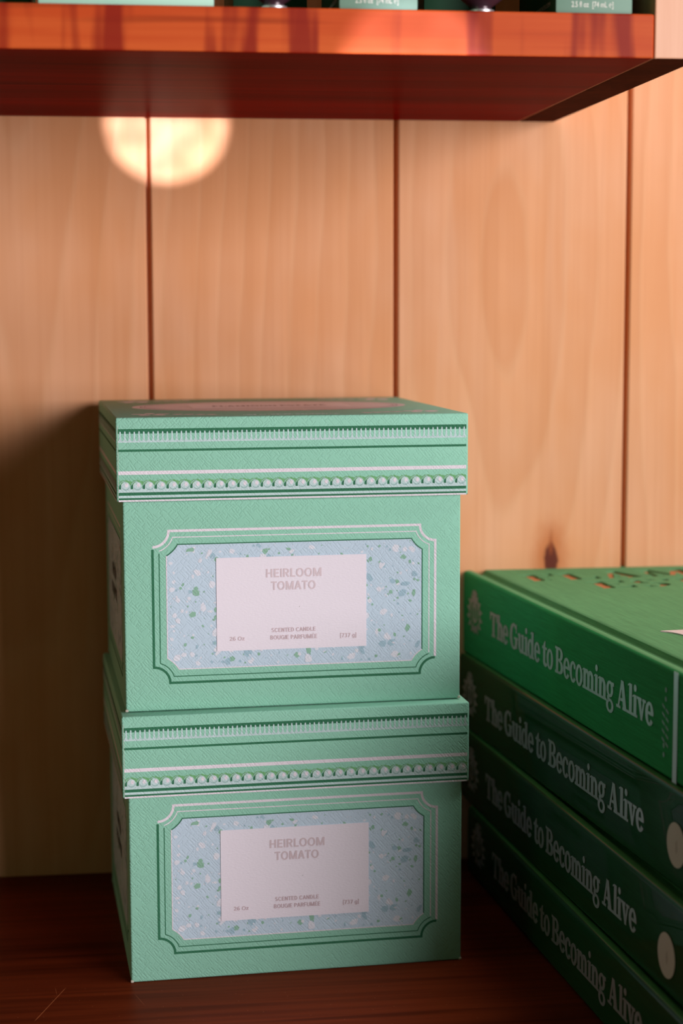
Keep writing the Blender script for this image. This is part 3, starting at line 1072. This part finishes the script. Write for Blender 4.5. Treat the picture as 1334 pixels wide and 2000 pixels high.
    lid = mb.build('lid', root, smooth=True)
    return root


H1, H2 = 0.1047, 0.11206
b1 = make_box(H1)
b1.location = (0.02037, -0.0730, 0); b1.rotation_euler = (0, 0, 0.06035)
tag(b1, 'bottom mint green lidded gift box, standing on the dark wooden base', 'box', 'stacked mint gift boxes')
b2 = make_box(H2)
b2.location = (0.02021, -0.0693, H1 + 0.0004); b2.rotation_euler = (0, 0, 0.05704)
tag(b2, 'mint green lidded gift box on top of the stack, lilac oval visible on its lid', 'box', 'stacked mint gift boxes')


# ------------------------------------------------------------------ books
BLEN, BWID = 0.300, 0.205


def make_book(T, wrapped, label, base=11.2, title_s0=40.3, title_s1=220.5, sticker=None, ornaments=True):
    """x runs down the spine towards the viewer, y across the cover, z up"""
    root = empty('hardcover_book')
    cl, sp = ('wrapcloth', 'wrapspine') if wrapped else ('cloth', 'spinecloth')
    bt = 0.0030
    # profile of the case (y, z), outside then inside
    rad = 0.0022
    out = []
    out += [(BWID, T)]
    rd = 0.0017
    top = [(0.0125, T), (0.0104, T), (0.0099, T - .0003), (0.0096, T - .0012), (0.0089, T - .0022), (0.0077, T - .0025), (0.0063, T - .0021), (0.0050, T - .0012), (0.0040, T - .0004), (0.0030, T - .0001), (rd, T - .0001)]
    out += top
    out += [(rd - rd * math.sin(math.radians(a)), T - rd - .0001 + rd * math.cos(math.radians(a))) for a in (25, 50, 75, 90)]
    out += [(-.0002, T * .5)]
    out += [(rd - rd * math.cos(math.radians(a)), rd + .0001 - rd * math.sin(math.radians(a))) for a in (0, 15, 40, 65)]
    out += [(y, T - z) for (y, z) in top[::-1]] + [(BWID, 0)]
    inn = [(BWID, bt), (0.0125, bt), (0.0085, bt + .0022), (.0032, .0045), (.0024, T * .5), (.0032, T - .0045), (0.0085, T - bt - .0022), (0.0125, T - bt), (BWID, T - bt)]
    mb = MB()
    prof = out + inn
    n = len(prof)
    A = [mb.bm.verts.new((0, p[0], p[1])) for p in prof]
    B = [mb.bm.verts.new((BLEN, p[0], p[1])) for p in prof]
    i_cl = mb.mi(cl); i_sp = mb.mi(sp)
    for i in range(n):
        f = mb.bm.faces.new((A[i], A[(i + 1) % n], B[(i + 1) % n], B[i]))
        ys = (prof[i][0] + prof[(i + 1) % n][0]) / 2
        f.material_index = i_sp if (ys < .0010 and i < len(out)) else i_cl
    f = mb.bm.faces.new(A[::-1]); f.material_index = i_cl
    f = mb.bm.faces.new(B); f.material_index = i_cl
    bmesh.ops.recalc_face_normals(mb.bm, faces=mb.bm.faces[:])
    case = mb.build('case', root, smooth=True)
    # page block
    mb = MB()
    mb.box((0.003, 0.0045, bt + .0001), (BLEN - .003, BWID - .004, T - bt - .0001), 'pages', 0)
    mb.build('page_block', root)
    # spine print
    fs = frame((0, -.0002, 0), (1, 0, 0), (0, 0, 1))
    sc_ = 1.0
    tm = MB()
    body = 'The Guide to Becoming Alive'
    for k, q in enumerate(serif_polys(body, title_s0 * mm, base * mm, 10.6 * mm, (title_s1 - title_s0) * mm, -0.035)):
        tm.plate(fs, q, 'silver', 0.00004, 0.00016 + 2.5e-6 * (k % 17))
    tm.build('spine_title', root)['label'] = 'silver grey serif lettering'
    if True:
        em = MB()
        s0 = title_s0 - 22.8
        zc = (base + 5.0) * mm
        cx = s0 * mm
        rr = random.Random(3)
        em.plate(fs, band_dot(cx, zc + 8 * mm, 2.8 * mm, 14), 'silver', .00004, .00012)
        for k in range(-3, 4):
            a = math.radians(90 + k * 17)
            em.plate(fs, [(cx + 2.5 * mm * math.cos(a), zc + 8 * mm + 2 * mm * math.sin(a)), (cx + 4.6 * mm * math.cos(a + .12), zc + 8 * mm + 3.6 * mm * math.sin(a + .12)), (cx + 4.6 * mm * math.cos(a - .12), zc + 8 * mm + 3.6 * mm * math.sin(a - .12))], 'silver', .00004, .00012)
        for q in band(cx, zc + 1.0 * mm, 4.4 * mm, 4.6 * mm, 1.3 * mm, 1.3 * mm, 0, 360):
            em.plate(fs, q, 'silver', .00004, .00012)
        for sx in (-1, 1):
            for k in range(6):
                a = math.radians(66 - 26 * k)
                em.plate(fs, band_dot(cx + sx * 7.6 * mm * math.cos(a), zc + .5 * mm + 7.2 * mm * math.sin(a), (1.9 - .12 * k) * mm, 9), 'silver', .00004, .00012)
                em.plate(fs, [(cx + sx * 9.0 * mm * math.cos(a - .12), zc + .5 * mm + 8.4 * mm * math.sin(a - .12)), (cx + sx * 11.4 * mm * math.cos(a), zc + .5 * mm + 9.6 * mm * math.sin(a)), (cx + sx * 9.0 * mm * math.cos(a + .12), zc + .5 * mm + 8.4 * mm * math.sin(a + .12))], 'silver', .00004, .00012)
        em.plate(fs, R(cx - .8 * mm, zc - 3 * mm, cx + .8 * mm, zc + 5 * mm), 'silver', .00004, .00012)
        for k in range(3):
            em.plate(fs, band_dot(cx + (k - 1) * 2.6 * mm, zc - (6.6 - .9 * abs(k - 1)) * mm, 1.7 * mm, 10), 'silver', .00004, .00012)
        em.build('spine_emblem', root)
    if ornaments:
        om = MB()
        s1 = (title_s1 + 18.2) * mm
        om.plate(fs, R(s1 - 1.7 * mm, .3 * mm, s1 + 1.7 * mm, T - .3 * mm), 'silver', .00004, .00012)
        om.build('spine_band', root)
        om = MB()
        s2 = (title_s1 + 9.6) * mm
        zz = base + 15.2
        for i, dy in enumerate((0, 3.2)):
            om.plate(fs, band_dot(s2 + .5 * mm, (zz - dy) * mm * sc_, .95 * mm, 8), 'greyd', .00004, .0001)
            om.plate(fs, band_dot(s2 - .6 * mm, (base - 7.5 + dy) * mm, .95 * mm, 8), 'greyd', .00004, .0001)
        for i in range(5):
            z = (base + 8.8 - 2.9 * i) * mm
            for sx, dz in ((-1, .45), (1, -.75)):
                x = s2 + sx * 1.5 * mm + .3 * mm
                om.plate(fs, [(x - 1.1 * mm, z + dz * mm + .9 * mm), (x - 1.1 * mm, z + dz * mm), (x + 1.1 * mm, z + dz * mm - 1.0 * mm), (x + 1.1 * mm, z + dz * mm - .1 * mm)], 'greyd', .00004, .0001)
        om.build('spine_ornament', root)
    if sticker:
        sm = MB()
        s, z = sticker
        sm.plate(fs, band_dot(s * mm, z * mm, 7.7 * mm, 40) if False else [(s * mm + 7.3 * mm * math.cos(2 * math.pi * i / 40), z * mm + 7.6 * mm * math.sin(2 * math.pi * i / 40)) for i in range(40)], 'sticker', .0002, .00032)
        sm.plate(fs, [((s + .5) * mm, (z - 3.2) * mm), ((s + 1.6) * mm, (z - 1.2) * mm), ((s + .9) * mm, (z + 2.2) * mm), ((s - .3) * mm, (z + .6) * mm), ((s - .2) * mm, (z - 2) * mm)], 'stickermark', .0003, .00034)
        sm.build('seal_sticker', root)['label'] = 'pale round sticker'
    tag(root, label, 'book', 'green hardcover books in the stack')
    return root, case, T


BX, BY, BA = 0.11607, -0.00794, -1.46025
TH = [0.03864, 0.0337, 0.0334, 0.0309]
ZB_ = [0.0980, 0.0643, 0.0309, 0.0]


def place(root, da, off, along, z):
    a = BA + da
    c, s = math.cos(a), math.sin(a)
    root.location = (BX - s * off + c * along, BY + c * off + s * along, z)
    root.rotation_euler = (0, 0, a)


bk1, case1, T1 = make_book(TH[0], False, 'topmost green hardcover book, unwrapped matte cloth cover with copper title', 15.4)
place(bk1, 0, 0, -0.008, ZB_[0])
bk2, _, _ = make_book(TH[1], True, 'second green book down, glossy, directly under the topmost matte one', sticker=(248.1, 15.2), ornaments=False)
place(bk2, -0.0034, -0.0017, -0.0091, ZB_[1])
bk3, _, _ = make_book(TH[2], True, 'third green book down, glossy, lying directly on the bottom book of the stack', sticker=(247.7, 13.6), ornaments=False)
place(bk3, -0.0227, -0.0027, -0.0017, ZB_[2])
bk4, _, _ = make_book(TH[3], True, 'bottom green book of the stack, lying on the dark wooden base', ornaments=False)
place(bk4, -0.0340, -0.0036, 0.0139, ZB_[3])
# the titles start at the same distance from the far end on every copy
bk1.location = bk1.location

# ---- cover of the topmost book: copper title pressed into the board, pale paper plate
fc = frame((0, 0, 0), (0, 1, 0), (-1, 0, 0))       # u across the cover, v up the page
cut = MB()
rows = [('FLAMINGO', 19.0, 175.0, -39.0, 19.5), ('ESTATE', 41.0, 160.0, -66.0, 19.5)]
depth = 0.0010
for body, u0, u1, v, cap in rows:
    for q in serif_polys(body, u0 * mm, v * mm, cap * mm, (u1 - u0) * mm):
        cut.plate((Vector((0, 0, T1 - depth)), fc[1], fc[2], fc[3]), q, 'cloth', 0, 0.002)
cutter = cut.build('cutter')
cutter.data.materials.clear()
cutter.data.materials.append(M['cloth'])
case1.data.materials.append(M['copper'])
md = case1.modifiers.new('deboss', 'BOOLEAN')
md.operation = 'DIFFERENCE'
md.object = cutter
md.solver = 'EXACT'
md.use_self = True
cutter.parent = bk1
bpy.context.view_layer.update()
dg = bpy.context.evaluated_depsgraph_get()
newme = bpy.data.meshes.new_from_object(case1.evaluated_get(dg))
case1.modifiers.clear()
old = case1.data
case1.data = newme
newme.name = 'case'
bpy.data.objects.remove(cutter)
ci = [m.name if m else '' for m in newme.materials].index('copper_foil')
nset = 0
for p in newme.polygons:
    if p.normal.z > .9 and abs(p.center.z - (T1 - depth)) < 1e-4 and p.center.y > .0125:
        p.material_index = ci
        nset += 1
print('copper faces', nset, 'of', len(newme.polygons))

pm = MB()
top_fr = frame((0, 0, T1), (1, 0, 0), (0, 1, 0))
pts = [(169.7, 24.0)]
for i in range(13):
    a = math.radians(90 - 180 * i / 12)
    pass
left = []
y0 = 24.0
for k in range(4):
    c0 = 169.7 + 24 * k
    for i in range(13):
        q = i / 12.0
        left.append((c0 + 24 * q, y0 + 5.0 * math.sin(math.pi * q) ** .8))
pts = left + [(265.7, 178.0), (169.7, 178.0)]
pm.plate(top_fr, [(a * mm, b * mm) for a, b in pts], 'pink', 0.00002, 0.0005)
pm.build('cover_plate', bk1)['label'] = 'pale pink paper plate'

# ------------------------------------------------------------------ goods on the upper shelf
ZT_ = ZS + TS + 0.0001


def carton(x, y, w, d, h, label, front, side, text=None, sidetext=False, group='small cartons on the upper shelf', rz=0.0):
    root = tag(empty('carton', (x + w / 2, y + d / 2, ZT_), rz), label, 'carton', group)
    mb = MB()
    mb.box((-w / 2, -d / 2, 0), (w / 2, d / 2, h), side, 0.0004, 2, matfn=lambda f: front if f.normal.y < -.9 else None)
    mb.build('sleeve', root, smooth=True)
    # tuck flap line on top
    mb = MB()
    mb.box((-w / 2 + .0006, -d / 2 + .0006, h - .0001), (w / 2 - .0006, d / 2 - .0012, h + .0003), side, 0)
    mb.build('top_flap', root)
    if text:
        tm = MB()
        fr = frame((0, -d / 2, 0), (1, 0, 0), (0, 0, 1))
        sans(tm, '2.5 fl oz', fr, -w / 2 + 5.4 * mm, 2.1 * mm, 1.9 * mm, 5.9 * mm, 'white_ink', .00003, .00006, 0, 'l')
        sans(tm, '[74 mL \u212e]', fr, -w / 2 + 12.6 * mm, 2.1 * mm, 1.9 * mm, 7.2 * mm, 'white_ink', .00003, .00006, 0, 'l')
        tm.build('size_print', root)
    if sidetext:
        tm = MB()
        fr = frame((-w / 2, 0, 0), (0, -1, 0), (0, 0, 1))
        sans(tm, 'FLAMINGOESTATE.COM', fr, d / 2 - 8 * mm, 3.6 * mm, 1.5 * mm, 30 * mm, 'white_ink', .00003, .00006, 0, 'r')
        tm.build('side_print', root)
    return root


carton(-0.0660, YF + .0022, 0.0570, 0.050, 0.070, 'pale mint carton at the front left edge of the upper shelf', 'mint_carton', 'mint_carton')
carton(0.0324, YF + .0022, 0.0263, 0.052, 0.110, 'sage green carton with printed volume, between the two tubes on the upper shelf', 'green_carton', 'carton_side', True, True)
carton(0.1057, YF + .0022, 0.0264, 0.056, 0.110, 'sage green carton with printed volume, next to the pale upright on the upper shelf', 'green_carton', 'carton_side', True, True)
carton(0.0005, YF + .052, 0.0265, 0.052, 0.110, 'dark green carton behind the left tube on the upper shelf', 'carton_side', 'carton_side')
carton(0.0700, YF + .056, 0.0265, 0.052, 0.110, 'dark green carton behind the right tube on the upper shelf', 'carton_side', 'carton_side')
carton(-0.1240, YF + .030, 0.0540, 0.052, 0.070, 'dark carton at the far left of the upper shelf, beside the mint one', 'carton_side', 'carton_side')


def tube(x, y, label):
    root = tag(empty('cream_tube', (x, y, ZT_)), label, 'tube', 'aubergine tubes on the upper shelf')
    mb = MB()
    mb.lathe((0, 0, 0), [(.0040, 0), (.0043, .0002), (.0044, .0006), (.0043, .0010), (.0037, .0012)], 40, 'chrome')
    mb.build('cap', root, smooth=True)['label'] = 'polished silver cap'
    mb = MB()
    # shoulder, then a body that flattens towards the crimped end
    bm = mb.bm
    prof = [(.0033, .0034, .0012), (.0034, .0034, .0020), (.0052, .0052, .0032), (.0085, .0085, .0058), (.0108, .0105, .0090), (.0112, .0106, .0120), (.0116, .0100, .040), (.0124, .0062, .070), (.0132, .0020, .090), (.0134, .0006, .098), (.0134, .0006, .102)]
    rings = []
    for rx, ry, z in prof:
        rings.append([bm.verts.new((rx * math.cos(2 * math.pi * i / 40), ry * math.sin(2 * math.pi * i / 40), z)) for i in range(40)])
    m = mb.mi('tube')
    for a, b in zip(rings, rings[1:]):
        for i in range(40):
            bm.faces.new((a[i], a[(i + 1) % 40], b[(i + 1) % 40], b[i])).material_index = m
    bm.faces.new(rings[0][::-1]); bm.faces.new(rings[-1])
    mb.build('tube_body', root, smooth=True)
    return root


tube(0.0112, YF + .0068, 'dark aubergine tube standing on its silver cap, right of the mint carton')
tube(0.0812, YF + .0068, 'dark aubergine tube standing on its silver cap, between the two sage cartons')
